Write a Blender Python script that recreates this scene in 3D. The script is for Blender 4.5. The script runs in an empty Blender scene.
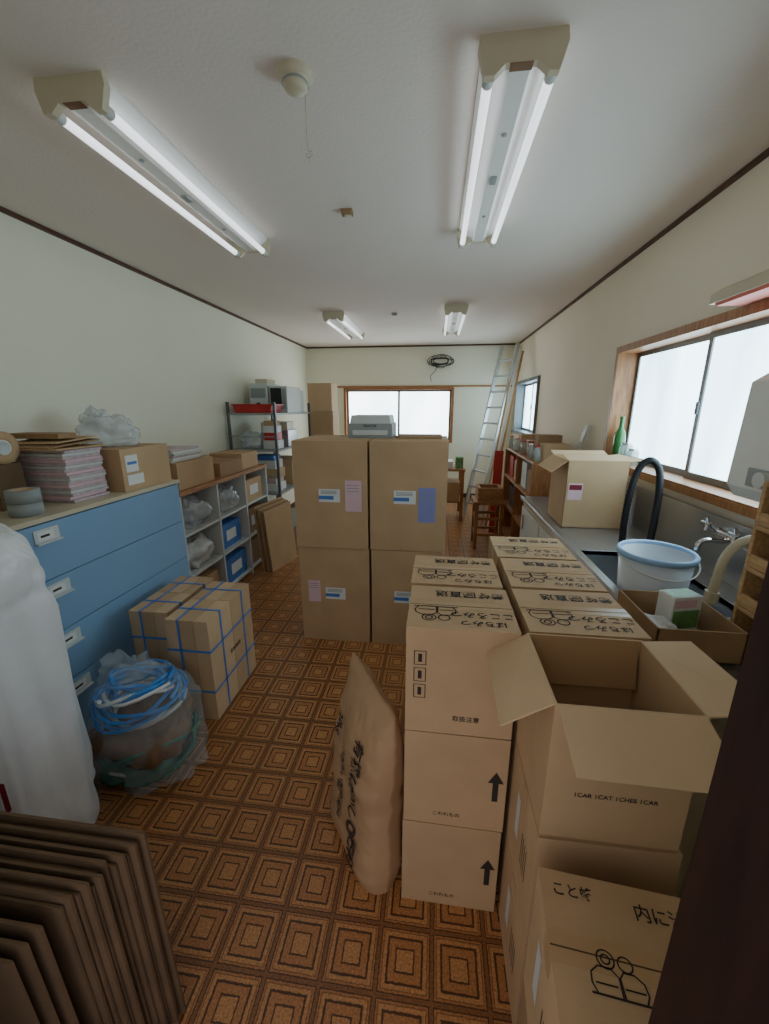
import bpy, bmesh, math, random
from mathutils import Vector, Matrix, noise
random.seed(7)
CAMZ=1.5
# ---------------------------------------------------------------- materials
def lin(c):
    out=[]
    for v in c[:3]:
        v=v/255.0
        out.append(v/12.92 if v<=0.04045 else ((v+0.055)/1.055)**2.4)
    return (out[0],out[1],out[2],1.0)
MATS={}
def mat(name,col,rough=0.6,metal=0.0,var=0.12,vscale=6.0,bump=0.0,bscale=60.0,alpha=1.0,emis=None,estr=0.0,trans=0.0,coat=0.0):
    if name in MATS: return MATS[name]
    m=bpy.data.materials.new(name); m.use_nodes=True
    nt=m.node_tree; N=nt.nodes; L=nt.links
    b=N['Principled BSDF']
    b.inputs['Roughness'].default_value=rough
    b.inputs['Metallic'].default_value=metal
    b.inputs['Alpha'].default_value=alpha
    b.inputs['Transmission Weight'].default_value=trans
    b.inputs['Coat Weight'].default_value=coat
    tc=N.new('ShaderNodeTexCoord')
    n=N.new('ShaderNodeTexNoise'); n.inputs['Scale'].default_value=vscale; n.inputs['Detail'].default_value=4
    L.new(tc.outputs['Object'],n.inputs['Vector'])
    r=N.new('ShaderNodeValToRGB')
    c=lin(col)
    r.color_ramp.elements[0].position=0.3; r.color_ramp.elements[1].position=0.7
    r.color_ramp.elements[0].color=(c[0]*(1-var),c[1]*(1-var),c[2]*(1-var),1)
    r.color_ramp.elements[1].color=(min(1,c[0]*(1+var*.6)),min(1,c[1]*(1+var*.6)),min(1,c[2]*(1+var*.6)),1)
    L.new(n.outputs['Fac'],r.inputs['Fac'])
    L.new(r.outputs['Color'],b.inputs['Base Color'])
    if bump>0:
        n2=N.new('ShaderNodeTexNoise'); n2.inputs['Scale'].default_value=bscale; n2.inputs['Detail'].default_value=3
        L.new(tc.outputs['Object'],n2.inputs['Vector'])
        bp=N.new('ShaderNodeBump'); bp.inputs['Strength'].default_value=bump; bp.inputs['Distance'].default_value=0.01
        L.new(n2.outputs['Fac'],bp.inputs['Height']); L.new(bp.outputs['Normal'],b.inputs['Normal'])
    if emis:
        b.inputs['Emission Color'].default_value=lin(emis); b.inputs['Emission Strength'].default_value=estr
    MATS[name]=m
    return m
def wood(name,c1,c2,rough=0.5,scale=8,axis='Y'):
    m=bpy.data.materials.new(name); m.use_nodes=True
    nt=m.node_tree; N=nt.nodes; L=nt.links; b=N['Principled BSDF']; b.inputs['Roughness'].default_value=rough
    tc=N.new('ShaderNodeTexCoord'); mp=N.new('ShaderNodeMapping')
    s={'X':(1,9,9),'Y':(9,1,9),'Z':(9,9,1)}[axis]; mp.inputs['Scale'].default_value=s
    n=N.new('ShaderNodeTexNoise'); n.inputs['Scale'].default_value=scale; n.inputs['Detail'].default_value=6; n.inputs['Distortion'].default_value=0.6
    r=N.new('ShaderNodeValToRGB'); r.color_ramp.elements[0].position=.35; r.color_ramp.elements[1].position=.65
    r.color_ramp.elements[0].color=lin(c1); r.color_ramp.elements[1].color=lin(c2)
    L.new(tc.outputs['Object'],mp.inputs['Vector']); L.new(mp.outputs['Vector'],n.inputs['Vector'])
    L.new(n.outputs['Fac'],r.inputs['Fac']); L.new(r.outputs['Color'],b.inputs['Base Color'])
    return m
def floor_mat():
    m=bpy.data.materials.new('vinyl_tile_pattern'); m.use_nodes=True
    nt=m.node_tree; N=nt.nodes; L=nt.links; b=N['Principled BSDF']
    b.inputs['Roughness'].default_value=0.33
    tc=N.new('ShaderNodeTexCoord'); sp=N.new('ShaderNodeSeparateXYZ'); L.new(tc.outputs['Object'],sp.inputs[0])
    def M(op,a,bv=None):
        n=N.new('ShaderNodeMath'); n.operation=op
        for i,x in enumerate((a,bv)):
            if x is None: continue
            if isinstance(x,(int,float)): n.inputs[i].default_value=x
            else: L.new(x,n.inputs[i])
        return n.outputs[0]
    T=0.15
    fx=M('ABSOLUTE',M('SUBTRACT',M('FRACT',M('DIVIDE',M('ADD',sp.outputs[0],10.0),T)),.5))
    fy=M('ABSOLUTE',M('SUBTRACT',M('FRACT',M('DIVIDE',M('ADD',sp.outputs[1],10.0),T)),.5))
    d=M('MAXIMUM',fx,fy)
    n1=N.new('ShaderNodeTexNoise'); n1.inputs['Scale'].default_value=90; n1.inputs['Detail'].default_value=3
    L.new(tc.outputs['Object'],n1.inputs['Vector'])
    dd=M('ADD',d,M('MULTIPLY',M('SUBTRACT',n1.outputs['Fac'],.5),.035))
    r=N.new('ShaderNodeValToRGB'); cr=r.color_ramp; cr.interpolation='CONSTANT'
    tan=lin((196,138,86)); tan2=lin((182,122,74)); dk=lin((88,56,36)); md=lin((142,94,58))
    st=[(0,tan),(.15,dk),(.178,tan2),(.30,dk),(.337,tan),(.40,md),(.42,tan2),(.447,dk),(.466,md)]
    cr.elements[0].position=0; cr.elements[0].color=st[0][1]
    cr.elements[1].position=st[1][0]; cr.elements[1].color=st[1][1]
    for p,c in st[2:]:
        e=cr.elements.new(p); e.color=c
    L.new(dd,r.inputs['Fac'])
    n2=N.new('ShaderNodeTexNoise'); n2.inputs['Scale'].default_value=170; n2.inputs['Detail'].default_value=2
    L.new(tc.outputs['Object'],n2.inputs['Vector'])
    n3=N.new('ShaderNodeTexNoise'); n3.inputs['Scale'].default_value=1.7
    L.new(tc.outputs['Object'],n3.inputs['Vector'])
    k=M('MULTIPLY',M('ADD',M('MULTIPLY',n2.outputs['Fac'],1.5),.22),M('ADD',M('MULTIPLY',n3.outputs['Fac'],.4),.75))
    mx=N.new('ShaderNodeVectorMath'); mx.operation='SCALE'; L.new(r.outputs['Color'],mx.inputs[0]); L.new(k,mx.inputs['Scale'])
    L.new(mx.outputs[0],b.inputs['Base Color'])
    bp=N.new('ShaderNodeBump'); bp.inputs['Strength'].default_value=.2; bp.inputs['Distance'].default_value=.002
    L.new(n1.outputs['Fac'],bp.inputs['Height']); L.new(bp.outputs['Normal'],b.inputs['Normal'])
    return m
def pane_mat(name,col,strength,dark=.6):
    m=bpy.data.materials.new(name); m.use_nodes=True
    nt=m.node_tree; N=nt.nodes; L=nt.links; b=N['Principled BSDF']
    b.inputs['Base Color'].default_value=(.4,.45,.46,1); b.inputs['Roughness'].default_value=.25
    tc=N.new('ShaderNodeTexCoord'); mp=N.new('ShaderNodeMapping'); mp.inputs['Scale'].default_value=(1,1,.25)
    n=N.new('ShaderNodeTexNoise'); n.inputs['Scale'].default_value=3.5; n.inputs['Detail'].default_value=3
    r=N.new('ShaderNodeValToRGB'); c=lin(col)
    r.color_ramp.elements[0].position=.32; r.color_ramp.elements[1].position=.68
    r.color_ramp.elements[0].color=(c[0]*dark,c[1]*(dark+.08),c[2]*(dark+.10),1); r.color_ramp.elements[1].color=c
    L.new(tc.outputs['Object'],mp.inputs[0]); L.new(mp.outputs[0],n.inputs['Vector']); L.new(n.outputs['Fac'],r.inputs['Fac'])
    L.new(r.outputs['Color'],b.inputs['Emission Color']); b.inputs['Emission Strength'].default_value=strength
    return m

CARD=mat('cardboard',(196,162,122),.8,var=.09,vscale=5,bump=.06,bscale=90)
CARD2=mat('cardboard_dark',(164,130,94),.85,var=.14,vscale=7,bump=.1,bscale=60)
CARD3=mat('cardboard_light',(208,176,136),.8,var=.08,vscale=5,bump=.05)
CARD4=mat('cardboard_deep_brown',(112,87,62),.9,var=.2,vscale=7,bump=.1)  # darker, more mottled brown than the other cardboards
CARDIN=mat('cardboard_inside',(172,134,94),.85,var=.08)
SEAM=mat('box_seam',(96,72,48),.9,var=.05)
TAPE=mat('packing_tape',(190,156,114),.3,var=.05)
INK=mat('print_ink',(54,44,38),.8,var=.05)
WHITE=mat('white_paper',(228,228,224),.6,var=.04)
BLUEINK=mat('label_blue',(70,120,190),.6,var=.05)
PINK=mat('label_pink',(226,190,196),.6,var=.05)
PURP=mat('label_purple',(138,142,196),.6,var=.05)
WALL=mat('wall_plaster',(241,237,216),.9,var=.03,vscale=1.5,bump=.08,bscale=120)
WALLR=mat('wall_plaster_right',(238,226,204),.9,var=.03,vscale=1.5,bump=.08,bscale=120)
CEIL=mat('ceiling_paper',(232,221,210),.92,var=.03,vscale=1.2,bump=.16,bscale=80)
BROWN=wood('trim_brown',(70,44,30),(98,62,40),.5)
DARKW=wood('door_dark_wood',(36,18,14),(50,27,20),.5,axis='Z')
WOODY=wood('wood_oak',(150,100,58),(190,138,88),.5)
WOODZ=wood('wood_casing',(144,92,52),(178,122,74),.45,axis='Z')
PINE=wood('wood_pine',(178,138,92),(206,168,118),.6)
BLUE=mat('steel_blue_paint',(134,168,200),.4,var=.03,vscale=2)
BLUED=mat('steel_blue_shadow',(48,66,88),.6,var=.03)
STEEL=mat('stainless',(186,188,190),.32,metal=.85,var=.05)
LADDER=mat('ladder_aluminium',(186,188,188),.4,metal=.4,var=.05)
ALU=mat('aluminium',(120,122,124),.45,metal=.4,var=.04)
CHROME=mat('chrome',(220,222,225),.1,metal=1,var=.02)
GREY=mat('grey_plastic',(150,154,152),.5,var=.04)
DGREY=mat('dark_grey_steel',(96,98,100),.5,metal=.3,var=.04)
LGREY=mat('light_grey',(208,209,205),.5,var=.04)
BLACK=mat('black_rubber',(30,30,34),.45,var=.1)
CREAM=mat('cream_enamel',(206,194,166),.4,var=.05)
ENAMEL=mat('white_enamel',(236,236,230),.25,var=.02)
TUBE=mat('fluorescent_tube_added_glow',(240,244,246),.12,var=.01,coat=.5,emis=(240,244,250),estr=1.7)  # tubes are switched off; emission added as even fill for the room
RED=mat('red_plastic',(186,40,36),.45,var=.06)
LAMPRED=mat('lamp_coral',(206,104,84),.5,var=.06)
GREEN=mat('green_glass',(52,120,60),.1,var=.05,coat=.5)
JAR=mat('jar_glass',(190,205,200),.08,var=.05,alpha=.55)
PLASTIC=mat('poly_sack',(228,228,228),.38,var=.06,vscale=5,coat=.2,bump=.8,bscale=8)
CLEAR=mat('clear_bag',(225,235,238),.12,var=.05,alpha=.16,coat=.6,bump=.7,bscale=14)
CLEARW=mat('clear_bag_milky',(225,230,232),.15,var=.05,alpha=.5,coat=.4,bump=.5,bscale=16)
KRAFT=mat('kraft_paper',(184,146,108),.65,var=.08,vscale=4,bump=.35,bscale=11)
MAROON=mat('maroon_print',(130,30,48),.5,var=.05)
BSTRAP=mat('blue_strap',(66,126,206),.4,var=.04)
BBLUE=mat('bucket_white',(218,226,236),.35,var=.03)
BRIM=mat('bucket_rim_blue',(158,194,234),.35,var=.03)
HOSEB=mat('hose_blue',(60,140,215),.4,var=.05)
HOSEG=mat('hose_green',(50,130,110),.4,var=.05)
BROWNP=mat('brown_paper',(132,98,68),.8,var=.2)
TEALP=mat('teal_sheet',(70,120,104),.6,var=.3,vscale=14)
NEWS=mat('newsprint',(204,184,186),.8,var=.2,vscale=30)
TEAG=mat('tea_green',(110,160,100),.5,var=.3,vscale=25)

# ---------------------------------------------------------------- mesh builder
class MB:
    def __init__(s,name): s.name=name; s.v=[]; s.f=[]; s.fm=[]; s.fs=[]; s.mats=[]; s.M=Matrix.Identity(4)
    def mi(s,m):
        if m not in s.mats: s.mats.append(m)
        return s.mats.index(m)
    def add(s,vs,fs,m,smooth=False):
        o=len(s.v); k=s.mi(m)
        for p in vs: s.v.append(s.M@Vector(p))
        for f in fs: s.f.append([i+o for i in f]); s.fm.append(k); s.fs.append(smooth)
    def bx(s,x0,x1,y0,y1,z0,z1,m):
        s.add([(x0,y0,z0),(x1,y0,z0),(x1,y1,z0),(x0,y1,z0),(x0,y0,z1),(x1,y0,z1),(x1,y1,z1),(x0,y1,z1)],
              [(0,3,2,1),(4,5,6,7),(0,1,5,4),(1,2,6,5),(2,3,7,6),(3,0,4,7)],m)
    def quad(s,pts,m): s.add(pts,[tuple(range(len(pts)))],m)
    def slab(s,pts,t,m):
        p=[Vector(q) for q in pts]; n=(p[1]-p[0]).cross(p[2]-p[0]).normalized()*t
        k=len(p); vs=p+[q+n for q in p]
        fs=[tuple(range(k))[::-1],tuple(range(k,2*k))]+[(i,(i+1)%k,(i+1)%k+k,i+k) for i in range(k)]
        s.add(vs,fs,m)
    def prism_y(s,poly,y0,y1,m):
        k=len(poly); vs=[(x,y0,z) for x,z in poly]+[(x,y1,z) for x,z in poly]
        s.add(vs,[tuple(range(k)),tuple(range(k,2*k))[::-1]]+[(i,i+k,(i+1)%k+k,(i+1)%k) for i in range(k)],m)
    def tube(s,pts,r,m,n=10,caps=True,rad=None):
        P=[Vector(p) for p in pts]; k=len(P)
        T=[(P[min(i+1,k-1)]-P[max(i-1,0)]).normalized() for i in range(k)]
        a=Vector((0,0,1)) if abs(T[0].z)<.9 else Vector((1,0,0))
        u=T[0].cross(a).normalized(); vs=[]
        for i in range(k):
            u=(u-T[i]*u.dot(T[i])).normalized(); w=T[i].cross(u)
            rr=rad[i] if rad else r
            for j in range(n):
                an=2*math.pi*j/n; vs.append(P[i]+(u*math.cos(an)+w*math.sin(an))*rr)
        fs=[(i*n+j,i*n+(j+1)%n,(i+1)*n+(j+1)%n,(i+1)*n+j) for i in range(k-1) for j in range(n)]
        s.add(vs,fs,m,True)
        if caps: s.add(vs[:n],[tuple(range(n))[::-1]],m); s.add(vs[-n:],[tuple(range(n))],m)
    def lathe(s,c,prof,m,n=36,closed=False,M=None):
        c=Vector(c); vs=[]; k=len(prof)
        for r,z in prof:
            for j in range(n):
                a=2*math.pi*j/n; p=Vector((r*math.cos(a),r*math.sin(a),z))
                if M: p=M@p
                vs.append(c+p)
        rng=range(k) if closed else range(k-1)
        fs=[(i*n+j,i*n+(j+1)%n,((i+1)%k)*n+(j+1)%n,((i+1)%k)*n+j) for i in rng for j in range(n)]
        s.add(vs,fs,m,True)
    def blob(s,c,r,m,e1=.7,e2=.8,amp=.02,freq=6,seed=0,nu=56,nv=36,zmin=None,zs=1.0,func=None):
        c=Vector(c); vs=[]
        sp=lambda q,e: math.copysign(abs(q)**e,q)
        for i in range(nv+1):
            ph=-math.pi/2+math.pi*i/nv
            for j in range(nu):
                th=2*math.pi*j/nu
                d=Vector((sp(math.cos(ph),e1)*sp(math.cos(th),e2),sp(math.cos(ph),e1)*sp(math.sin(th),e2),sp(math.sin(ph),e1)))
                p=Vector((d.x*r[0],d.y*r[1],d.z*r[2]))
                q=Vector((p.x*freq+seed*7.1,p.y*freq,p.z*freq*zs))
                k=noise.noise(q)*amp+abs(noise.noise(q*2.3))*amp*.7
                dn=d.normalized() if d.length>0 else d
                p=p+dn*k
                if func: p=func(p)
                p=c+p
                if zmin is not None and p.z<zmin: p.z=zmin
                vs.append(p)
        fs=[(i*nu+j,i*nu+(j+1)%nu,(i+1)*nu+(j+1)%nu,(i+1)*nu+j) for i in range(nv) for j in range(nu)]
        s.add(vs,fs,m,True)
    def text(s,txt,size,mapf,m):
        cu=bpy.data.curves.new('t','FONT'); cu.body=txt; cu.size=size; cu.align_x='CENTER'; cu.align_y='CENTER'; cu.resolution_u=3; cu.offset=size*.012
        ob=bpy.data.objects.new('t',cu); bpy.context.scene.collection.objects.link(ob)
        bpy.context.view_layer.update()
        dg=bpy.context.evaluated_depsgraph_get()
        me=bpy.data.meshes.new_from_object(ob.evaluated_get(dg))
        vs=[mapf(v.co.x,v.co.y) for v in me.vertices]; fs=[tuple(p.vertices) for p in me.polygons]
        if vs: s.add(vs,fs,m)
        bpy.data.objects.remove(ob); bpy.data.curves.remove(cu); bpy.data.meshes.remove(me)
    def ribbon(s,pts,w,mapf,m,closed=False):
        P=[Vector((a,b)) for a,b in pts]; k=len(P); vs=[]
        for i in range(k):
            if closed: t=P[(i+1)%k]-P[(i-1)%k]
            else: t=P[min(i+1,k-1)]-P[max(i-1,0)]
            t.normalize(); nn=Vector((-t.y,t.x))*w/2
            vs.append(mapf(*(P[i]+nn))); vs.append(mapf(*(P[i]-nn)))
        rng=range(k) if closed else range(k-1)
        s.add(vs,[(2*i,2*i+1,2*((i+1)%k)+1,2*((i+1)%k)) for i in rng],m)
    def done(s,bevel=0.0,parent=None,solid=0):
        lo=Vector((min(v.x for v in s.v),min(v.y for v in s.v),min(v.z for v in s.v)))
        hi=Vector((max(v.x for v in s.v),max(v.y for v in s.v),max(v.z for v in s.v)))
        o=Vector(((lo.x+hi.x)/2,(lo.y+hi.y)/2,lo.z))
        me=bpy.data.meshes.new(s.name); me.from_pydata([v-o for v in s.v],[],s.f)
        for m in s.mats: me.materials.append(m)
        for i,p in enumerate(me.polygons): p.material_index=s.fm[i]; p.use_smooth=s.fs[i]
        me.update()
        ob=bpy.data.objects.new(s.name,me); ob.location=o
        bpy.context.scene.collection.objects.link(ob)
        if bevel>0:
            md=ob.modifiers.new('bevel','BEVEL'); md.width=bevel; md.segments=2; md.limit_method='ANGLE'; md.angle_limit=math.radians(50)
        return ob
def RZ(x,y,z,a): return Matrix.Translation((x,y,z))@Matrix.Rotation(math.radians(a),4,'Z')
def bez(P,n):
    out=[]
    for i in range(len(P)-1):
        p0=Vector(P[max(i-1,0)]);p1=Vector(P[i]);p2=Vector(P[i+1]);p3=Vector(P[min(i+2,len(P)-1)])
        for k in range(n):
            t=k/n; out.append(.5*((2*p1)+(p2-p0)*t+(2*p0-5*p1+4*p2-p3)*t*t+(3*p1-p0-3*p2+p3)*t**3))
    out.append(Vector(P[-1])); return out

# ---------------------------------------------------------------- room
XL,XR,YB,YF,ZC=-2.16,1.23,6.83,0.22,2.45
b=MB('floor'); b.bx(XL-.15,XR+.15,-.3,YB+.15,-.1,0,floor_mat()); b.done()
b=MB('ceiling'); b.bx(XL-.15,XR+.15,-.3,YB+.15,ZC,ZC+.1,CEIL); b.done()
b=MB('wall_left'); b.bx(XL-.15,XL,YF-.1,YB+.15,0,ZC,WALL); b.done()
W1=(1.15,3.05,1.13,1.86); W2=(5.3,6.6,1.15,1.84)
b=MB('wall_right')
b.bx(XR,XR+.15,YF-.1,W1[0],0,ZC,WALLR); b.bx(XR,XR+.15,W1[1],W2[0],0,ZC,WALLR); b.bx(XR,XR+.15,W2[1],YB+.15,0,ZC,WALLR)
for w in (W1,W2):
    b.bx(XR,XR+.15,w[0],w[1],0,w[2],WALLR); b.bx(XR,XR+.15,w[0],w[1],w[3],ZC,WALLR)
b.done()
WB=(-1.52,.245,.95,1.79)
b=MB('wall_back')
b.bx(XL,WB[0],YB,YB+.15,0,ZC,WALL); b.bx(WB[1],XR,YB,YB+.15,0,ZC,WALL); b.bx(WB[0],WB[1],YB,YB+.15,0,WB[2],WALL); b.bx(WB[0],WB[1],YB,YB+.15,WB[3],ZC,WALL)
b.done()
b=MB('wall_front')
b.bx(XL,-.66,YF-.1,YF,0,ZC,WALL); b.bx(.25,XR,YF-.1,YF,0,ZC,WALL); b.bx(-.66,.25,YF-.1,YF,2.1,ZC,WALL)
b.done()
b=MB('door_frame')
b.bx(.199,.2495,.10,.25,0,2.1,DARKW); b.bx(.2505,.31,YF+.001,.25,0,2.1,DARKW); b.bx(-.70,-.66,YF+.001,.25,0,2.1,DARKW); b.bx(-.70,.31,YF+.001,.25,2.1,2.16,DARKW)
b.done()
t=.022
b=MB('trim_left'); b.bx(XL,XL+.016,YF,YB,ZC-t,ZC,BROWN); b.done()
b=MB('trim_right'); b.bx(XR-.016,XR,YF,YB,ZC-t,ZC,BROWN); b.done()
b=MB('trim_back'); b.bx(XL+.02,XR-.02,YB-.02,YB,ZC-t,ZC,BROWN); b.done()
b=MB('trim_back_rail'); b.bx(XL,XR,YB-.025,YB,1.812,1.838,WOODY); b.done()
b=MB('baseboard_left'); b.bx(XL,XL+.012,YF,YB,0,.07,BROWN); b.done()
b=MB('baseboard_right'); b.bx(XR-.012,XR,YF,YB,0,.07,BROWN); b.done()
b=MB('baseboard_back'); b.bx(XL+.012,XR-.012,YB-.012,YB,0,.07,BROWN); b.done()

PR=pane_mat('frosted_pane_right',(186,216,230),9.5,.5)
PB=pane_mat('frosted_pane_back',(216,228,234),9.0,.75)
def side_window(name,w,mull,wood_m,pane):
    y0,y1,z0,z1=w; b=MB(name)
    xi=XR-.03; xo=XR+.149; c=.03
    b.bx(xi,XR-.0005,y0-c,y0,z0-c,z1+c,wood_m); b.bx(xi,XR-.0005,y1,y1+c,z0-c,z1+c,wood_m)
    b.bx(xi,XR-.0005,y0,y1,z1,z1+c,wood_m); b.bx(xi-.025,XR-.0005,y0-c,y1+c,z0-c-.001,z0+.001,wood_m)
    q=.012
    b.bx(xi,xo,y0+.0005,y0+q,z0+.001,z1-.0005,wood_m); b.bx(xi,xo,y1-q,y1-.0005,z0+.001,z1-.0005,wood_m)
    b.bx(xi,xo,y0+q,y1-q,z1-q,z1-.0005,wood_m); b.bx(xi-.02,xo,y0+q,y1-q,z0+.001,z0+q,wood_m)
    y0+=q; y1-=q; z0+=q; z1-=q
    xs=XR+.09; f=.028
    for (a,bb,off) in ((y0,mull+.015,0),(mull-.015,y1,.025)):
        x=xs+off-.02
        b.bx(x,x+.022,a,a+f,z0,z1,ALU); b.bx(x,x+.022,bb-f,bb,z0,z1,ALU)
        b.bx(x,x+.022,a+f,bb-f,z0,z0+f*1.2,ALU); b.bx(x,x+.022,a+f,bb-f,z1-f,z1,ALU)
        b.bx(x+.008,x+.013,a+f,bb-f,z0+f*1.2,z1-f,pane)
    b.bx(xs-.03,xs-.0205,mull-.01,mull+.01,(z0+z1)/2-.03,(z0+z1)/2+.03,DGREY)
    return b.done()
side_window('window_1',W1,2.25,WOODZ,PR)
side_window('window_2',W2,5.95,ALU,PR)
b=MB('window_3')
x0,x1,z0,z1=WB; c=.025
b.bx(x0-c,x0,YB-.026,YB-.0005,z0-c,z1+.018,WOODZ); b.bx(x1,x1+c,YB-.026,YB-.0005,z0-c,z1+.018,WOODZ)
b.bx(x0,x1,YB-.03,YB-.0005,z0-c,z0,WOODZ); b.bx(x0,x1,YB-.024,YB-.0005,z1,z1+.018,WOODZ)
q=.01
b.bx(x0+.0005,x0+q,YB-.02,YB+.149,z0+.0005,z1-.0005,WOODZ); b.bx(x1-q,x1-.0005,YB-.02,YB+.149,z0+.0005,z1-.0005,WOODZ)
b.bx(x0+q,x1-q,YB-.02,YB+.149,z0+.0005,z0+q,WOODZ); b.bx(x0+q,x1-q,YB-.02,YB+.149,z1-q,z1-.0005,WOODZ)
x0+=q;x1-=q;z0+=q;z1-=q
mx=-.63
for (a,bb,off) in ((x0,mx+.02,0),(mx-.02,x1,.025)):
    y=YB+.05+off; f=.035
    b.bx(a,a+f,y,y+.022,z0,z1,ALU); b.bx(bb-f,bb,y,y+.022,z0,z1,ALU); b.bx(a+f,bb-f,y,y+.022,z0,z0+f,ALU); b.bx(a+f,bb-f,y,y+.022,z1-f,z1,ALU)
    b.bx(a+f,bb-f,y+.008,y+.013,z0+f,z1-f,PB)
b.done()

# ---------------------------------------------------------------- ceiling fixtures
def fixture(x,y0,L=1.23):
    b=MB('ceiling_fluorescent_lamp'); b.M=Matrix.Translation((x,y0,ZC))
    body=[(-.105,0),(-.105,-.010),(-.035,-.058),(-.026,-.064),(.026,-.064),(.035,-.058),(.105,-.010),(.105,0)]
    b.prism_y(body,.025,L-.025,ENAMEL)
    cap=[(-.112,0),(-.116,-.030),(-.098,-.090),(-.070,-.090),(-.042,-.066),(.042,-.066),(.070,-.090),(.098,-.090),(.116,-.030),(.112,0)]
    b.prism_y(cap,0,.024,CREAM); b.prism_y(cap,L-.024,L,CREAM)
    for sx in (-.084,.084):
        b.tube([(sx,.052,-.074),(sx,L-.052,-.074)],.0145,TUBE,n=18)
        for (a,c) in ((.024,.053),(L-.053,L-.024)): b.tube([(sx,a,-.074),(sx,c,-.074)],.0165,LGREY,n=16)
    b.bx(-.012,.012,L*.45,L*.45+.05,-.071,-.064,GREY)
    b.bx(-.03,.03,.001,.03,-.0675,-.066,BROWNP)
    for yy in (.3,.9): b.lathe((0,yy,-.064),[(0,-.004),(.008,-.004),(.01,0)],GREY,n=12)
    b.done()
fixture(-1.115,1.34); fixture(.196,1.36); fixture(-1.09,4.4); fixture(.155,4.25)
b=MB('smoke_detector'); b.lathe((-.445,1.42,ZC),[(.052,0),(.052,-.012),(.046,-.018),(.036,-.022),(.036,-.034),(.029,-.043),(.012,-.047),(0,-.047)],CREAM); b.lathe((-.445,1.42,ZC),[(.038,-.025),(.0395,-.028),(.038,-.031)],GREY,closed=False); b.done()
b=MB('pull_cord')
b.tube([(-.44,1.50,ZC),(-.44,1.50,ZC-.10),(-.438,1.5,ZC-.15)],.0012,CREAM,n=6)
b.tube([(-.438,1.5,ZC-.15),(-.425,1.5,ZC-.155),(-.422,1.5,ZC-.165),(-.44,1.5,ZC-.17),(-.445,1.5,ZC-.16),(-.43,1.5,ZC-.157),(-.436,1.5,ZC-.185)],.0012,CREAM,n=6); b.done()
for i,(x,y) in enumerate(((-.475,2.27),(-.47,4.55))):
    b=MB('ceiling_socket'); b.bx(x-.028,x+.028,y-.022,y+.022,ZC-.022,ZC,CARD2 if i==0 else GREY); b.bx(x-.012,x+.022,y-.015,y+.015,ZC-.03,ZC-.022,CREAM); b.done(.003)

b=MB('sink_wall_lamp')
b.prism_y([(1.228,1.965),(1.12,1.96),(1.08,1.935),(1.08,1.90),(1.228,1.90)],1.0,1.93,CREAM)
b.prism_y([(1.082,1.90),(1.20,1.90),(1.19,1.888),(1.09,1.888)],1.03,1.90,LAMPRED)
b.done(.002)

# ---------------------------------------------------------------- boxes
def deco_jar(b,mapf,s=1.0):
    circ=lambda cx,cy,r,n=20:[(cx+r*math.cos(2*math.pi*i/n),cy+r*math.sin(2*math.pi*i/n)) for i in range(n)]
    w=.0035*s
    b.ribbon(circ(-.018*s,.030*s,.018*s),w,mapf,INK,True)
    b.ribbon(circ(-.018*s,.030*s,.009*s),w,mapf,INK,True)
    b.ribbon(circ(.022*s,.028*s,.015*s),w,mapf,INK,True)
    b.ribbon([(-.048*s,-.036*s),(-.056*s,-.02*s),(-.054*s,.0),(-.038*s,.014*s),(-.012*s,.014*s),(.002*s,.0),(.002*s,-.036*s)],w,mapf,INK)
    b.ribbon([(.006*s,-.036*s),(.005*s,0),(.014*s,.012*s),(.036*s,.012*s),(.052*s,0),(.055*s,-.02*s),(.047*s,-.036*s)],w,mapf,INK)
    b.ribbon([(-.048*s,-.018*s),(-.004*s,-.018*s)],w,mapf,INK); b.ribbon([(.01*s,-.018*s),(.05*s,-.018*s)],w,mapf,INK)
    b.ribbon([(-.060*s,-.038*s),(.060*s,-.038*s)],w*1.3,mapf,INK)
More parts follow.
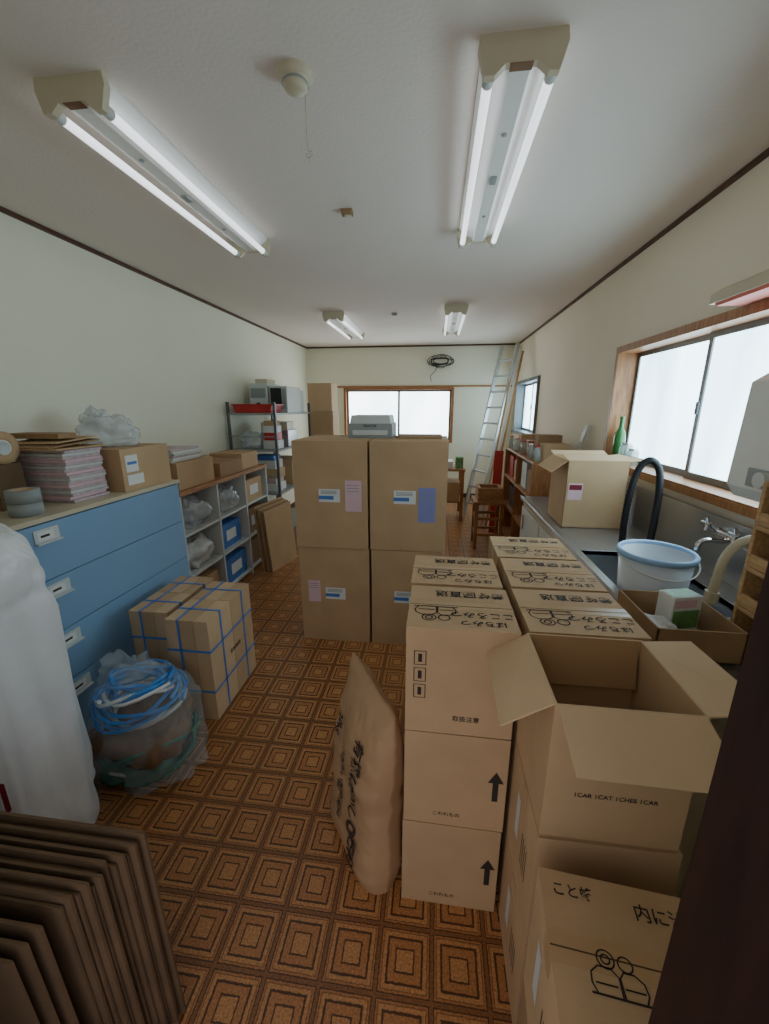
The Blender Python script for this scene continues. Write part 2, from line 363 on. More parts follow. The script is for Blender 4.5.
def honey_box(cx,cy,z0,sx=.284,sy=.245,h=.318,rot=0,top=False,front='icon',left=False,mt=None):
    mt=mt or CARD
    b=MB('cardboard_box'); b.M=RZ(cx,cy,z0,rot)
    X,Y=sx/2,sy/2; e=.0008
    b.bx(-X,X,-Y,Y,0,h,mt)
    b.bx(-X+.002,X-.002,-.0012,.0012,h,h+.0006,SEAM)
    b.bx(-X-.0006,X+.0006,-.022,.022,h,h+.0004,TAPE)
    for sgn in(-1,1):
        b.quad([(sgn*(X+.0006),-.022,h-.05),(sgn*(X+.0006),.022,h-.05),(sgn*(X+.0006),.022,h),(sgn*(X+.0006),-.022,h)],TAPE)
    if top=='big':
        deco_jar(b,lambda x,y:(-.052+x,-.022+y*.9,h+.0012),.72)
        b.text('こと蜂',.024,lambda x,y:(-.095+x,.085+y,h+.0012),INK)
        b.text('内に汁',.028,lambda x,y:(.045+x,.075+y,h+.0012),INK)
    elif top:
        deco_jar(b,lambda x,y:(-.068+x*.95,-.045-y*.85,h+.0012),1.05)
        b.text('こころみつ',.034,lambda x,y:(.055-x,-.045-y,h+.0012),INK)
        b.text('養蜂園直送',.040,lambda x,y:(.030-x,.075-y,h+.0012),INK)
        b.text('はちみつ',.030,lambda x,y:(.055-x,-.088-y,h+.0012),INK)
    fm=lambda x,y:(x,-Y-e,y)
    if front=='icon':
        for i in range(3):
            zc=h*.72-i*.05; q=[(-X+.022,zc-.02),(-X+.052,zc-.02),(-X+.052,zc+.02),(-X+.022,zc+.02)]
            b.ribbon(q,.003,fm,INK,True); b.ribbon([(-X+.037,zc-.012),(-X+.037,zc+.012)],.010,fm,INK)
        b.text('取扱注意',.018,lambda x,y:(.02+x,-Y-e,.05+y),INK)
    elif front=='arrow':
        b.add([fm(X-.030,h*.66),fm(X-.052,h*.54),fm(X-.038,h*.54),fm(X-.038,h*.34),fm(X-.022,h*.34),fm(X-.022,h*.54),fm(X-.008,h*.54)],[(0,1,2,3,4,5,6)],INK)
        b.text('こわれもの',.016,lambda x,y:(-.02+x,-Y-e,.04+y),INK)
    if left:
        lm=lambda x,y:(-X-e,-x,y)
        b.quad([lm(-.05,h*.35),lm(-.02,h*.35),lm(-.02,h*.75),lm(-.05,h*.75)],LGREY)
        for k in range(4): b.ribbon([(.02+k*.014,h*.3),(.02+k*.014,h*.6)],.004,lm,INK)
    return b.done(.003)
H=.32
for (cx,cy,lf) in ((.083,1.035,0),(.083,1.298,0),(.388,1.050,0),(.388,1.310,0),(.388,1.570,0)):
    for k in range(3):
        honey_box(cx+random.uniform(-.004,.004),cy,k*H+.001*k,rot=random.uniform(-.6,.6),top=(k==2),front='icon' if k==2 else 'arrow',left=True)
for k in range(2): honey_box(.375,.788,k*H+.001*k,sx=.275,sy=.25,rot=0,front='arrow',left=True)
for k in range(2): honey_box(.362,.478,k*H+.001*k,sx=.30,sy=.235,rot=-5,top='big' if k else False,front='arrow',left=True,mt=CARD if k else CARD2)
b=MB('open_cardboard_box')
x0,x1,y0,y1,z0,z1=.237,.503,.665,.913,.643,.963; t=.005
b.bx(x0,x1,y0,y1,z0,z0+t,CARDIN)
b.bx(x0,x1,y0,y0+t,z0+t,z1,CARD); b.bx(x0,x1,y1-t,y1,z0+t,z1,CARD)
b.bx(x0,x0+t,y0+t,y1-t,z0+t,z1,CARD); b.bx(x1-t,x1,y0+t,y1-t,z0+t,z1,CARD)
b.slab([(x0,y0+.005,z1),(x0-.098,y0-.005,z1-.052),(x0-.092,y1+.0,z1-.06),(x0,y1-.004,z1)],.004,CARD3)
b.slab([(x0+.005,y0,z1),(x1-.004,y0,z1),(x1+.004,y0-.108,z1-.052),(x0+.01,y0-.108,z1-.048)],.004,CARD3)
b.slab([(x1,y0+.004,z1),(x1,y1-.004,z1),(x1+.105,y1+.0,z1+.006),(x1+.11,y0+.01,z1+.012)],.004,CARD3)
b.slab([(x0+.01,y1-t,z1),(x1-.01,y1-t,z1),(x1-.012,y1-.03,z1-.115),(x0+.012,y1-.03,z1-.115)],.004,CARDIN)
b.text('1CAR 1CAT 1CHES 1CAR',.014,lambda x,y:(.37+x,y0-.001,.76+y),INK)
b.done(.0015)

def big_carton(x0,x1,y0,y1,z0,z1,labels):
    b=MB('large_carton'); b.bx(x0,x1,y0,y1,z0,z1,CARD)
    xm=(x0+x1)/2; ym=(y0+y1)/2
    b.bx(x0,x1,ym-.0015,ym+.0015,z1,z1+.0008,SEAM); b.bx(x0-.0008,x1+.0008,ym-.03,ym+.03,z1,z1+.0004,TAPE)
    for (lx,lz,w,h,m) in labels:
        b.quad([(lx-w/2,y0-.0015,lz-h/2),(lx+w/2,y0-.0015,lz-h/2),(lx+w/2,y0-.0015,lz+h/2),(lx-w/2,y0-.0015,lz+h/2)],m)
        if m is WHITE:
            b.quad([(lx-w/2,y0-.0022,lz-h*.02),(lx+w*.2,y0-.0022,lz-h*.02),(lx+w*.2,y0-.0022,lz-h*.3),(lx-w/2,y0-.0022,lz-h*.3)][::-1],BLUEINK)
        for q in range(3):
            zz=lz+h*.35-q*h*.1
            b.quad([(lx-w*.4,y0-.0023,zz-.002),(lx+w*.35,y0-.0023,zz-.002),(lx+w*.35,y0-.0023,zz+.002),(lx-w*.4,y0-.0023,zz+.002)],GREY)
    b.done(.007)
big_carton(-.835,-.387,2.3,2.8,0,.648,[(-.745,.35,.08,.15,PINK),(-.607,.34,.13,.08,WHITE)])
big_carton(-.372,.06,2.3,2.8,0,.648,[(-.163,.34,.13,.08,WHITE)])
big_carton(-.842,-.392,2.292,2.795,.652,1.31,[(-.624,.985,.13,.08,WHITE),(-.477,.985,.1,.19,PINK)])
big_carton(-.378,.075,2.298,2.8,.652,1.31,[(-.17,.985,.13,.08,WHITE),(-.04,.94,.1,.21,PURP)])
b=MB('grey_printer')
b.bx(-.55,-.27,2.52,2.78,1.311,1.40,GREY); b.prism_y([(-.54,1.40),(-.28,1.40),(-.29,1.45),(-.53,1.45)],2.53,2.77,LGREY); b.bx(-.52,-.30,2.515,2.53,1.33,1.36,LGREY); b.text('PRINTER',.022,lambda x,y:(-.41+x,2.519,1.385+y),INK)
b.done(.006)
b=MB('carton_lid_sheet'); b.bx(-.25,.04,2.52,2.79,1.311,1.322,CARD2); b.done(.002)

# kraft paper sack
b=MB('kraft_paper_sack')
SD=Vector((-.567,.824,0)); SN=Vector((.824,.567,0))
def sackmap(u,v,side):
    bot=Vector((-.218,1.075,0)); top=Vector((-.180,1.115,0))
    c=bot.lerp(top,v); w=.188-.030*v+.007*math.sin(v*11+u*2)
    z=.62*v+(.045*(u-.5) if v>.8 else 0)*(v-.8)*5
    th=.080*max(0,1-abs(2*u-1)**4)**.5*max(0,1-v**5)**.6*(1+.16*noise.noise(Vector((u*3,v*4,3))))+.003
    th*=min(1,.8+v*3)
    cr=.010*noise.noise(Vector((u*4,v*12,0)))+.007*abs(noise.noise(Vector((u*9+v*5,v*14-u*6,2))))
    p=c+SD*(2*u-1)*w+SN*(th*side); p.z=z
    p+=SN*cr*min(1,v*6)
    return p
nu,nv=44,64
for side in (-1,1):
    vs=[sackmap(i/nu,j/nv,side) for j in range(nv+1) for i in range(nu+1)]
    b.add(vs,[(j*(nu+1)+i,j*(nu+1)+i+1,(j+1)*(nu+1)+i+1,(j+1)*(nu+1)+i) for j in range(nv) for i in range(nu)],KRAFT,True)
for v in (0,1):
    vs=[sackmap(i/nu,v,-1) for i in range(nu+1)]+[sackmap(i/nu,v,1) for i in range(nu+1)]
    b.add(vs,[(i,i+1,nu+2+i,nu+1+i) for i in range(nu)],KRAFT,True)
for u in (0,1):
    vs=[sackmap(u,j/nv,-1) for j in range(nv+1)]+[sackmap(u,j/nv,1) for j in range(nv+1)]
    b.add(vs,[(j,j+1,nv+2+j,nv+1+j) for j in range(nv)],KRAFT,True)
def tmk(u0,v0):
    def f(x,y):
        u=u0-y/.36; v=v0-x/.62
        p=sackmap(min(max(u,0),1),min(max(v,0),1),-1); return p-SN*.0055
    return f
b.text('有機ぼかし◎肥料',.058,tmk(.30,.42),INK)
b.text('くみあい配合肥料',.036,tmk(.58,.42),INK)
b.text('20kg',.05,tmk(.76,.70),INK)
b.done()

# ---------------------------------------------------------------- left side
b=MB('blue_drawer_cabinet')
x0,x1,y0,y1,hh=-2.15,-1.60,.95,2.30,1.06
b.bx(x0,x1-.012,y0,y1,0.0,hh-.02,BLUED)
b.bx(x0,x1+.006,y0-.005,y1+.005,hh-.02,hh,CREAM)
b.bx(x0,x1-.004,y1-.0115,y1+.0005,0,hh-.0205,BLUE); b.bx(x0,x1-.004,y0-.0005,y0+.012,0,hh-.0205,BLUE)
b.bx(x1-.02,x1-.002,y0,y1,0,.06,BLUE)
n=4; z=.065; ph=(hh-.025-.065)/n
for i in range(n):
    za=z+i*ph+.002; zb=z+(i+1)*ph-.002
    b.bx(x1-.012,x1,y0+.014,y1-.014,za,zb,BLUE)
    for yy in (1.40,):
        b.bx(x1,x1+.006,yy-.055,yy+.055,zb-.075,zb-.02,LGREY); b.bx(x1+.006,x1+.007,yy-.042,yy+.03,zb-.066,zb-.03,WHITE); b.bx(x1+.0072,x1+.0076,yy-.03,yy+.01,zb-.054,zb-.044,INK)
        b.bx(x1+.006,x1+.02,yy-.055,yy+.055,zb-.08,zb-.073,LGREY)
b.done(.002)

def strap_box(b,x0,x1,y0,y1,z0,z1,m,axis,pos,w=.012,t=.0015):
    e=t
    if axis=='z':
        b.bx(x0-e,x1+e,y0-e,y0,pos-w/2,pos+w/2,m); b.bx(x0-e,x1+e,y1,y1+e,pos-w/2,pos+w/2,m); b.bx(x0-e,x0,y0,y1,pos-w/2,pos+w/2,m); b.bx(x1,x1+e,y0,y1,pos-w/2,pos+w/2,m)
    if axis=='x':
        b.bx(pos-w/2,pos+w/2,y0-e,y0,z0,z1+e,m); b.bx(pos-w/2,pos+w/2,y1,y1+e,z0,z1+e,m); b.bx(pos-w/2,pos+w/2,y0,y1,z1,z1+e,m)
    if axis=='y':
        b.bx(x0-e,x0,pos-w/2,pos+w/2,z0,z1+e,m); b.bx(x1,x1+e,pos-w/2,pos+w/2,z0,z1+e,m); b.bx(x0,x1,pos-w/2,pos+w/2,z1,z1+e,m)
for (xa,xb,ya,hh) in ((-1.485,-1.280,1.62,.525),(-1.235,-1.02,1.54,.54)):
    b=MB('strapped_carton_bundle'); yb=ya+.43; n=3; wdt=(xb-xa)/n
    for i in range(n):
        for j in range(2):
            yy=ya+j*.215
            b.bx(xa+i*wdt,xa+(i+1)*wdt-.002,yy,yy+.213,0,hh-random.uniform(0,.003),CARD if (i+j)%2 else CARD3)
    for p in (.16,.38): strap_box(b,xa,xb,ya,yb,0,hh,BSTRAP,'z',p,w=.011)
    for p in (ya+.11,yb-.10): strap_box(b,xa,xb,ya,yb,0,hh,BSTRAP,'y',p,w=.011)
    strap_box(b,xa,xb,ya,yb,0,hh,BSTRAP,'x',xa+(xb-xa)*.30,w=.010)
    b.text('天地無用',.028,lambda x,y:(xb+.001,ya+.22+x,.27+y),INK)
    b.done(.0025)
b=MB('plastic_sack')
def sf(p):
    k=1.0+.04*max(-1,-p.z/.58)-.06*max(0,(p.z-.44)/.14)
    k-= .08*math.exp(-((p.z-.12+.03*math.sin(p.x*20))/.03)**2)
    k-= .04*math.exp(-((p.z-.36+.02*math.sin(p.x*25))/.025)**2)
    return Vector((p.x*k,p.y*k,p.z))
b.blob((-1.375,.878,.57),(.208,.208,.585),PLASTIC,e1=.19,e2=.85,amp=.036,freq=10,seed=1,nu=110,nv=120,zmin=0,zs=.55,func=sf)
def cyl(x,y):
    a=math.radians(-52)+x/.245; return (-1.375+.246*math.cos(a),.878+.246*math.sin(a),.37+y)
b.text('H',.12,lambda x,y:cyl(x+.02,y-.10),MAROON)
b.ribbon([(-.09,.0),(.06,.0),(.08,.02),(.08,.11),(.06,.13),(-.09,.13)],.012,cyl,MAROON)
b.done()
b=MB('clear_bag_of_hoses')
C=Vector((-1.205,1.30,0))
rnd=random.Random(3)
specs=[(HOSEB,.15,.33),(HOSEB,.12,.37),(HOSEB,.17,.30),(HOSEB,.10,.39),(WHITE,.13,.35),(HOSEB,.14,.36),(HOSEG,.17,.05),(HOSEG,.18,.09),(WHITE,.15,.12),(LGREY,.14,.28),(HOSEG,.17,.03),(BLACK,.15,.14)]
for k,(m,r0,zc) in enumerate(specs):
    cx=rnd.uniform(-.025,.025); cy=rnd.uniform(-.02,.02)
    tx=rnd.uniform(-.35,.35); ty=rnd.uniform(-.35,.35); pts=[]
    for i in range(48):
        a=i*.36; rr=r0*(1+.14*math.sin(a*1.7+k)); x=cx+rr*math.cos(a); y=cy+rr*math.sin(a)
        pts.append(C+Vector((x,y*.85,max(.014,min(.43,zc+x*tx+y*ty+.015*math.sin(a*2.3))))))
    b.tube(pts,rnd.choice((.005,.006,.0075)),m,n=8)
b.slab([C+Vector((-.10,-.14,.16)),C+Vector((.16,-.13,.12)),C+Vector((.16,.10,.26)),C+Vector((-.12,.08,.30))],.02,BROWNP)
b.slab([C+Vector((-.02,-.15,.10)),C+Vector((.19,-.06,.10)),C+Vector((.15,.12,.22)),C+Vector((-.05,.05,.24))],.015,CARD2)
b.blob(C+Vector((.02,-.02,.15)),(.17,.13,.06),BROWNP,e1=.6,e2=.6,amp=.06,freq=9,seed=9)
b.blob(C+Vector((.0,.0,.06)),(.18,.14,.05),TEALP,e1=.6,e2=.7,amp=.05,freq=12,seed=4)
b.blob(C+Vector((.005,-.01,.20)),(.215,.170,.215),CLEAR,e1=.55,e2=.75,amp=.075,freq=9,seed=2,nu=96,nv=64,zmin=.002,zs=.8,func=lambda p:Vector((p.x*(1.06-.32*max(0,p.z+.05)/.21),p.y*(1.02-.25*max(0,p.z+.05)/.21),p.z)))
b.blob(C+Vector((-.07,.02,.43)),(.10,.05,.03),CLEAR,e1=.9,e2=1,amp=.07,freq=14,seed=12)
b.done()
b=MB('flattened_cartons')
rnd=random.Random(5)
for i in range(7):
    y=.60-i*.018; xr=-.590-.012*i+rnd.uniform(-.01,.01); h=.645-.006*i-rnd.uniform(0,.02); ln=-.02
    b.slab([(xr-.64,y,0),(xr,y,0),(xr+.004,y+ln,h),(xr-.636,y+ln,h)],.006,CARD4)
    b.slab([(xr-.63,y-.008,0.0),(xr-.015,y-.008,0),(xr-.012,y-.008+ln,h-.02),(xr-.63,y-.008+ln,h-.02)],.005,CARD4)
for i in range(3):
    y=.45-i*.02
    b.slab([(-1.2,y,0),(-.68-.01*i,y,0),(-.68-.01*i,y-.02,.59-.01*i),(-1.2,y-.02,.59-.01*i)],.006,CARD4)
b.done()

zt=1.06
def tape_stack(x,y,z,n,ro,ri,h,m,name='tape_roll_stack'):
    b=MB(name)
    for i in range(n):
        zz=z+i*h; o=random.uniform(-.003,.003)
        b.lathe((x+o,y-o,zz),[(ri,0.001),(ro,0.001),(ro,h-.001),(ri,h-.001)],m,closed=True); b.lathe((x+o,y-o,zz),[(ri-.004,0.001),(ri,.001),(ri,h-.001),(ri-.004,h-.001)],CARD3,closed=True)
    b.done()
tape_stack(-1.70,1.43,zt,2,.058,.040,.055,GREY)
b=MB('kraft_roll_box')
b.bx(-2.1,-1.85,1.46,1.58,zt,zt+.20,CARD4)
Mx=Matrix.Rotation(math.radians(90),4,'Y')
b.lathe((-1.97,1.52,zt+.27),[(.03,-.12),(.07,-.12),(.07,.12),(.03,.12)],CARD,closed=True,M=Mx)
b.lathe((-1.97,1.52,zt+.27),[(.026,-.123),(.032,-.123),(.032,.123),(.026,.123)],WHITE,closed=True,M=Mx)
b.done()
b=MB('paper_bundle_stack')
rnd=random.Random(2)
for i in range(17):
    o=rnd.uniform(-.006,.006); q=rnd.uniform(-.006,.006)
    b.bx(-1.95+o,-1.69+o,1.64+q,1.855+q,zt+i*.0145,zt+i*.0145+.0138,[NEWS,PINK,NEWS,LGREY][i%4])
b.done(.003)
b=MB('flattened_carton_sheet')
zb=zt+.249
b.bx(-2.08,-1.68,1.60,1.88,zb,zb+.007,CARD); b.slab([(-2.05,1.62,zb+.007),(-1.72,1.60,zb+.007),(-1.70,1.87,zb+.03),(-2.03,1.88,zb+.03)],.006,CARD2); b.slab([(-2.0,1.66,zb+.02),(-1.74,1.66,zb+.025),(-1.71,1.875,zb+.045),(-2.0,1.88,zb+.045)],.005,CARD3)
b.bx(-2.02,-1.76,1.70,1.80,zb+.045,zb+.07,CARD2)
b.done(.001)
b=MB('carton_with_labels')
b.bx(-1.98,-1.63,1.90,2.285,zt,zt+.225,CARD); b.bx(-1.98,-1.63,2.09,2.094,zt+.225,zt+.226,SEAM)
b.quad([(-1.629,1.93,zt+.10),(-1.629,2.02,zt+.10),(-1.629,2.02,zt+.19),(-1.629,1.93,zt+.19)],WHITE)
b.quad([(-1.628,1.94,zt+.14),(-1.628,2.01,zt+.14),(-1.628,2.01,zt+.155),(-1.628,1.94,zt+.155)],BLUEINK)
b.quad([(-1.629,1.93,zt+.03),(-1.629,2.05,zt+.03),(-1.629,2.05,zt+.085),(-1.629,1.93,zt+.085)],WHITE)
b.done(.003)
b=MB('plastic_bag'); b.blob((-1.83,2.08,zt+.30),(.13,.13,.085),CLEARW,e1=.9,e2=1,amp=.05,freq=11,seed=6,zmin=zt+.2275); b.blob((-1.88,2.05,zt+.39),(.06,.05,.03),CLEARW,e1=1,e2=1,amp=.04,freq=20,seed=8); b.done()

b=MB('open_shelf_unit')
x0,x1,y0,y1,hh=-2.14,-1.65,2.36,3.75,.96
b.bx(x0,x1+.01,y0,y1,hh-.03,hh,WOODY)
for yy in (y0,2.82,3.28,y1-.02): b.bx(x0,x1,yy,yy+.02,0,hh-.03,LGREY)
for zz in (.04,.34,.64): b.bx(x0,x1-.004,y0+.001,y1-.001,zz,zz+.018,LGREY)
b.bx(x0-.004,x0-.0005,y0,y1,0,hh-.03,GREY)
b.done(.001)
def simple_box(name,x0,x1,y0,y1,z0,z1,m,lab=None,bev=.003):
    b=MB(name); b.bx(x0,x1,y0,y1,z0,z1,m)
    b.bx(x0,x1,(y0+y1)/2-.001,(y0+y1)/2+.001,z1,z1+.0006,SEAM)
    if lab:
        yc=(y0+y1)/2; zc=(z0+z1)/2; w=(y1-y0)*.25; h=(z1-z0)*.22
        b.quad([(x1+.001,yc-w,zc-h),(x1+.001,yc+w,zc-h),(x1+.001,yc+w,zc+h),(x1+.001,yc-w,zc+h)],lab)
    b.done(bev)
simple_box('low_carton',-2.0,-1.68,2.42,2.86,.9605,1.14,CARD)
b=MB('newspaper_stack')
for i in range(6):
    o=random.uniform(-.012,.012); b.bx(-1.95+o,-1.72+o,2.45+o,2.78+o,1.141+i*.014,1.141+i*.014+.0135,[LGREY,WHITE,NEWS][i%3])
b.done(.003)
simple_box('low_carton',-1.98,-1.68,2.95,3.32,.9605,1.07,CARD2)
simple_box('low_carton',-2.0,-1.70,3.36,3.68,.9605,1.10,CARD)
b=MB('plastic_bag'); b.blob((-1.80,2.60,.76),(.13,.15,.10),CLEARW,amp=.05,freq=12,seed=21,zmin=.659); b.done()
b=MB('plastic_bag'); b.blob((-1.78,3.05,.76),(.12,.15,.09),CLEARW,amp=.05,freq=12,seed=22,zmin=.659); b.done()
b=MB('plastic_bag'); b.blob((-1.80,2.60,.46),(.13,.15,.10),LGREY,amp=.05,freq=12,seed=23,zmin=.359); b.done()
simple_box('carton_on_shelf',-2.0,-1.70,2.90,3.22,.359,.56,BLUEINK,WHITE)
simple_box('carton_on_shelf',-2.0,-1.69,3.34,3.68,.359,.58,CARD2,WHITE)
simple_box('carton_on_shelf',-2.0,-1.68,3.34,3.68,.659,.86,CARD,WHITE)
simple_box('carton_on_shelf',-2.0,-1.68,2.88,3.24,.059,.27,BLUEINK,WHITE)
simple_box('carton_on_shelf',-2.0,-1.68,2.42,2.76,.059,.26,CARD,None)
simple_box('carton_on_shelf',-2.0,-1.68,3.34,3.68,.059,.29,CARD2,None)
b=MB('leaning_flat_cartons')
for i in range(5):
    o=i*.022
    b.slab([(-1.57+o,3.33,0),(-1.60+o+.13,3.72,0),(-1.64+o+.13,3.72,.64-.01*i),(-1.62+o,3.33,.62-.01*i)],.009,CARD2 if i%2 else CARD)
b.done(.001)
b=MB('metal_storage_rack')
x0,x1,y0,y1=-2.12,-1.60,3.95,5.10
for x in (x0,x1-.025):
    for y in (y0,y1-.025): b.bx(x,x+.025,y,y+.025,0,1.55,DGREY)
for z in (.15,.6,1.05,1.42):
    b.bx(x0+.001,x1-.001,y0+.001,y1-.001,z,z+.02,GREY)
for z in (.8,1.2):
    b.bx(x0,x1,y0+.004,y0+.008,z,z+.012,GREY)
b.done()
b=MB('red_storage_bin'); b.prism_y([(-2.05,1.441),(-1.68,1.441),(-1.65,1.53),(-2.07,1.53)],4.0,4.3,RED); b.bx(-2.08,-1.64,3.99,4.31,1.515,1.53,RED); b.done(.004)
b=MB('grey_equipment_box'); b.bx(-2.05,-1.84,4.36,4.75,1.441,1.75,LGREY); b.bx(-2.03,-1.86,4.352,4.36,1.60,1.70,GREY); b.lathe((-1.95,4.355,1.52),[(0,0),(.03,0)],BLACK,n=16,M=Matrix.Rotation(math.radians(90),4,'X')); b.bx(-2.0,-1.86,4.42,4.65,1.75,1.80,CREAM); b.done(.01)
b=MB('microwave'); b.bx(-1.82,-1.62,4.36,4.8,1.441,1.72,LGREY); b.bx(-1.805,-1.68,4.352,4.36,1.47,1.70,BLACK); b.bx(-1.67,-1.63,4.353,4.36,1.48,1.69,GREY); b.done(.008)
b=MB('small_parts_boxes')
b.bx(-2.05,-1.86,4.85,5.06,1.441,1.62,CARD); b.bx(-1.84,-1.66,4.85,5.06,1.441,1.70,WHITE); b.bx(-2.04,-1.88,4.86,5.05,1.62,1.72,CARD3); b.done(.004)
b=MB('plastic_bag'); b.blob((-1.95,4.13,1.15),(.10,.10,.09),CLEARW,amp=.04,freq=12,seed=31,zmin=1.072); b.done()
b=MB('silver_tin_boxes'); b.bx(-1.80,-1.64,4.38,4.7,1.071,1.25,STEEL); b.bx(-1.98,-1.84,4.40,4.72,1.071,1.22,LGREY); b.bx(-1.79,-1.65,4.39,4.6,1.25,1.34,CREAM); b.bx(-1.97,-1.86,4.42,4.66,1.22,1.33,WHITE); b.bx(-1.80,-1.65,4.06,4.26,1.071,1.16,LGREY); b.bx(-1.79,-1.66,4.07,4.25,1.16,1.24,RED); b.bx(-1.80,-1.66,4.07,4.24,1.24,1.31,WHITE); b.bx(-1.79,-1.67,4.08,4.23,1.31,1.36,CARD); b.done(.005)
b=MB('stacked_packets')
b.bx(-2.0,-1.66,4.03,4.28,.621,.70,WHITE); b.bx(-1.98,-1.68,4.04,4.27,.70,.76,NEWS); b.bx(-1.97,-1.66,4.05,4.27,.76,.86,CARD); b.bx(-1.95,-1.68,4.06,4.27,.86,.95,LGREY); b.bx(-1.92,-1.70,4.07,4.26,.95,1.0,BLUEINK); b.done(.003)
simple_box('low_carton',-2.0,-1.66,4.5,4.95,.621,.90,CARD)
for k in range(5):
    o=random.uniform(-.008,.008)
    simple_box('storage_carton',-1.68+o,-1.36+o,5.3,5.62,k*.36+.001*k,k*.36+.358+.001*k,CARD if k%2 else CARD3)

# ---------------------------------------------------------------- right side : sink unit
b=MB('kitchen_sink_unit')
x0,x1,y0,y1=.70,1.215,1.0,3.30; zt=.80
bx0,bx1,by0,by1=.745,1.10,1.38,2.02
b.bx(x0+.03,x1,y0,y1,0.0,zt-.20,CREAM)
b.bx(x0+.03,x0+.045,y0,y1,.6,zt-.026,CREAM)
for i in range(4):
    ya=y0+.02+i*.572; b.bx(x0+.018,x0+.0295,ya,ya+.555,.08,.72,LGREY); b.bx(x0+.008,x0+.018,ya+.45,ya+.47,.55,.67,CHROME)
b.bx(x0,bx0,y0,y1,zt-.025,zt,STEEL); b.bx(bx1,x1,y0,y1,zt-.025,zt,STEEL)
b.bx(bx0,bx1,y0,by0,zt-.025,zt,STEEL); b.bx(bx0,bx1,by1,y1,zt-.025,zt,STEEL)
b.bx(bx0,bx1,by0,by1,zt-.19,zt-.185,STEEL)
b.bx(bx0-.004,bx0,by0,by1,zt-.19,zt-.001,STEEL); b.bx(bx1,bx1+.004,by0,by1,zt-.19,zt-.001,STEEL); b.bx(bx0,bx1,by0-.004,by0,zt-.19,zt-.001,STEEL); b.bx(bx0,bx1,by1,by1+.004,zt-.19,zt-.001,STEEL)
b.bx(x0,x0+.008,y0,y1,zt,zt+.008,STEEL)
b.bx(x1-.012,x1,y0,y1,zt,zt+.25,STEEL)
b.done(.002)
b=MB('plastic_bucket')
c=(.885,1.62,zt-.1848)
b.lathe(c,[(0,.0),(.098,.0),(.104,.015),(.130,.325),(.124,.326),(.098,.02),(.0,.012)],BBLUE,n=48)
b.lathe(c,[(.130,.312),(.138,.314),(.139,.332),(.134,.337),(.123,.333),(.124,.315)],BRIM,n=48)
pts=[(c[0]+.143*math.cos(a),c[1]-.143*math.sin(a),c[2]+.315-.05*math.sin(a)) for a in [math.pi*i/20 for i in range(21)]]
b.tube(pts,.003,WHITE,n=8)
b.done()
b=MB('open_flap_carton')
x0,x1,y0,y1,z0,z1=.765,1.10,2.42,2.74,zt+.0005,zt+.40; t=.005
b.bx(x0,x1,y0,y1,z0,z0+t,CARDIN); b.bx(x0,x1,y0,y0+t,z0,z1,CARD); b.bx(x0,x1,y1-t,y1,z0,z1,CARD); b.bx(x0,x0+t,y0,y1,z0,z1,CARD); b.bx(x1-t,x1,y0,y1,z0,z1,CARD)
b.slab([(x0,y0,z1),(x0,y1,z1),(x0-.09,y1,z1-.07),(x0-.09,y0,z1-.07)],.004,CARD3)
b.slab([(x0,y1,z1),(x1,y1,z1),(x1,y1+.07,z1+.02),(x0,y1+.07,z1+.02)],.004,CARD3)
b.slab([(x0,y0,z1),(x1,y0,z1),(x1,y0+.12,z1+.02),(x0,y0+.12,z1+.02)],.004,CARD3)
b.slab([(x1,y0,z1),(x1,y1,z1),(x1+.07,y1,z1+.01),(x1+.07,y0,z1+.01)],.004,CARD3)
b.quad([(.78,y0-.001,z0+.17),(.86,y0-.001,z0+.17),(.86,y0-.001,z0+.27),(.78,y0-.001,z0+.27)],PINK)
b.quad([(.785,y0-.002,z0+.23),(.855,y0-.002,z0+.23),(.855,y0-.002,z0+.26),(.785,y0-.002,z0+.26)],MAROON)
b.done(.0015)
b=MB('black_vacuum_hose')
pts=bez([(.975,2.10,zt+.004),(.968,2.10,.92),(.974,2.10,1.08),(.995,2.10,1.20),(1.035,2.09,1.25),(1.078,2.08,1.21),(1.092,2.07,1.10),(1.088,2.06,.98),(1.08,2.05,.86),(1.075,2.05,zt+.004)],14)
b.tube(pts,.018,BLACK,n=14,rad=[.0155+.002*(i%2) for i in range(len(pts))])
b.done()
b=MB('wall_faucet')
fx=1.195
b.tube([(fx+.007,1.58,1.0),(1.17,1.58,1.0)],.022,CHROME,n=16); b.tube([(fx+.007,1.74,1.0),(1.17,1.74,1.0)],.022,CHROME,n=16)
b.tube([(1.175,1.56,1.0),(1.175,1.76,1.0)],.018,CHROME,n=16)
for yy in (1.58,1.74):
    b.tube([(1.175,yy,1.0),(1.13,yy,1.03)],.012,CHROME,n=12)
    for k in range(4):
        a=k*math.pi/2; b.tube([(1.125,yy,1.035),(1.12,yy+.028*math.cos(a),1.035+.028*math.sin(a))],.007,CHROME,n=8)
b.tube(bez([(1.175,1.66,1.0),(1.14,1.66,.985),(1.09,1.66,.988),(1.06,1.66,.975),(1.052,1.66,.945)],6),.011,CHROME,n=12)
b.done()
b=MB('cream_drain_hose')
sm=bez([(1.19,1.42,1.02),(1.15,1.42,1.06),(1.09,1.42,1.075),(1.03,1.42,1.055),(.995,1.42,1.0),(.985,1.42,.93),(.98,1.42,.86)],6)
b.tube(sm,.014,CREAM,n=12,rad=[.014+.0015*(i%2) for i in range(len(sm))]); b.tube([(.98,1.42,.875),(.978,1.42,.835)],.022,CREAM,n=16)
b.tube([(1.20,1.42,1.02),(1.18,1.42,1.02)],.018,LGREY)
b.done()
b=MB('gas_water_heater')
b.prism_y([(1.17,1.20),(1.17,1.62),(1.09,1.62),(1.03,1.58),(1.02,1.24),(1.05,1.20)],1.24,1.53,ENAMEL)
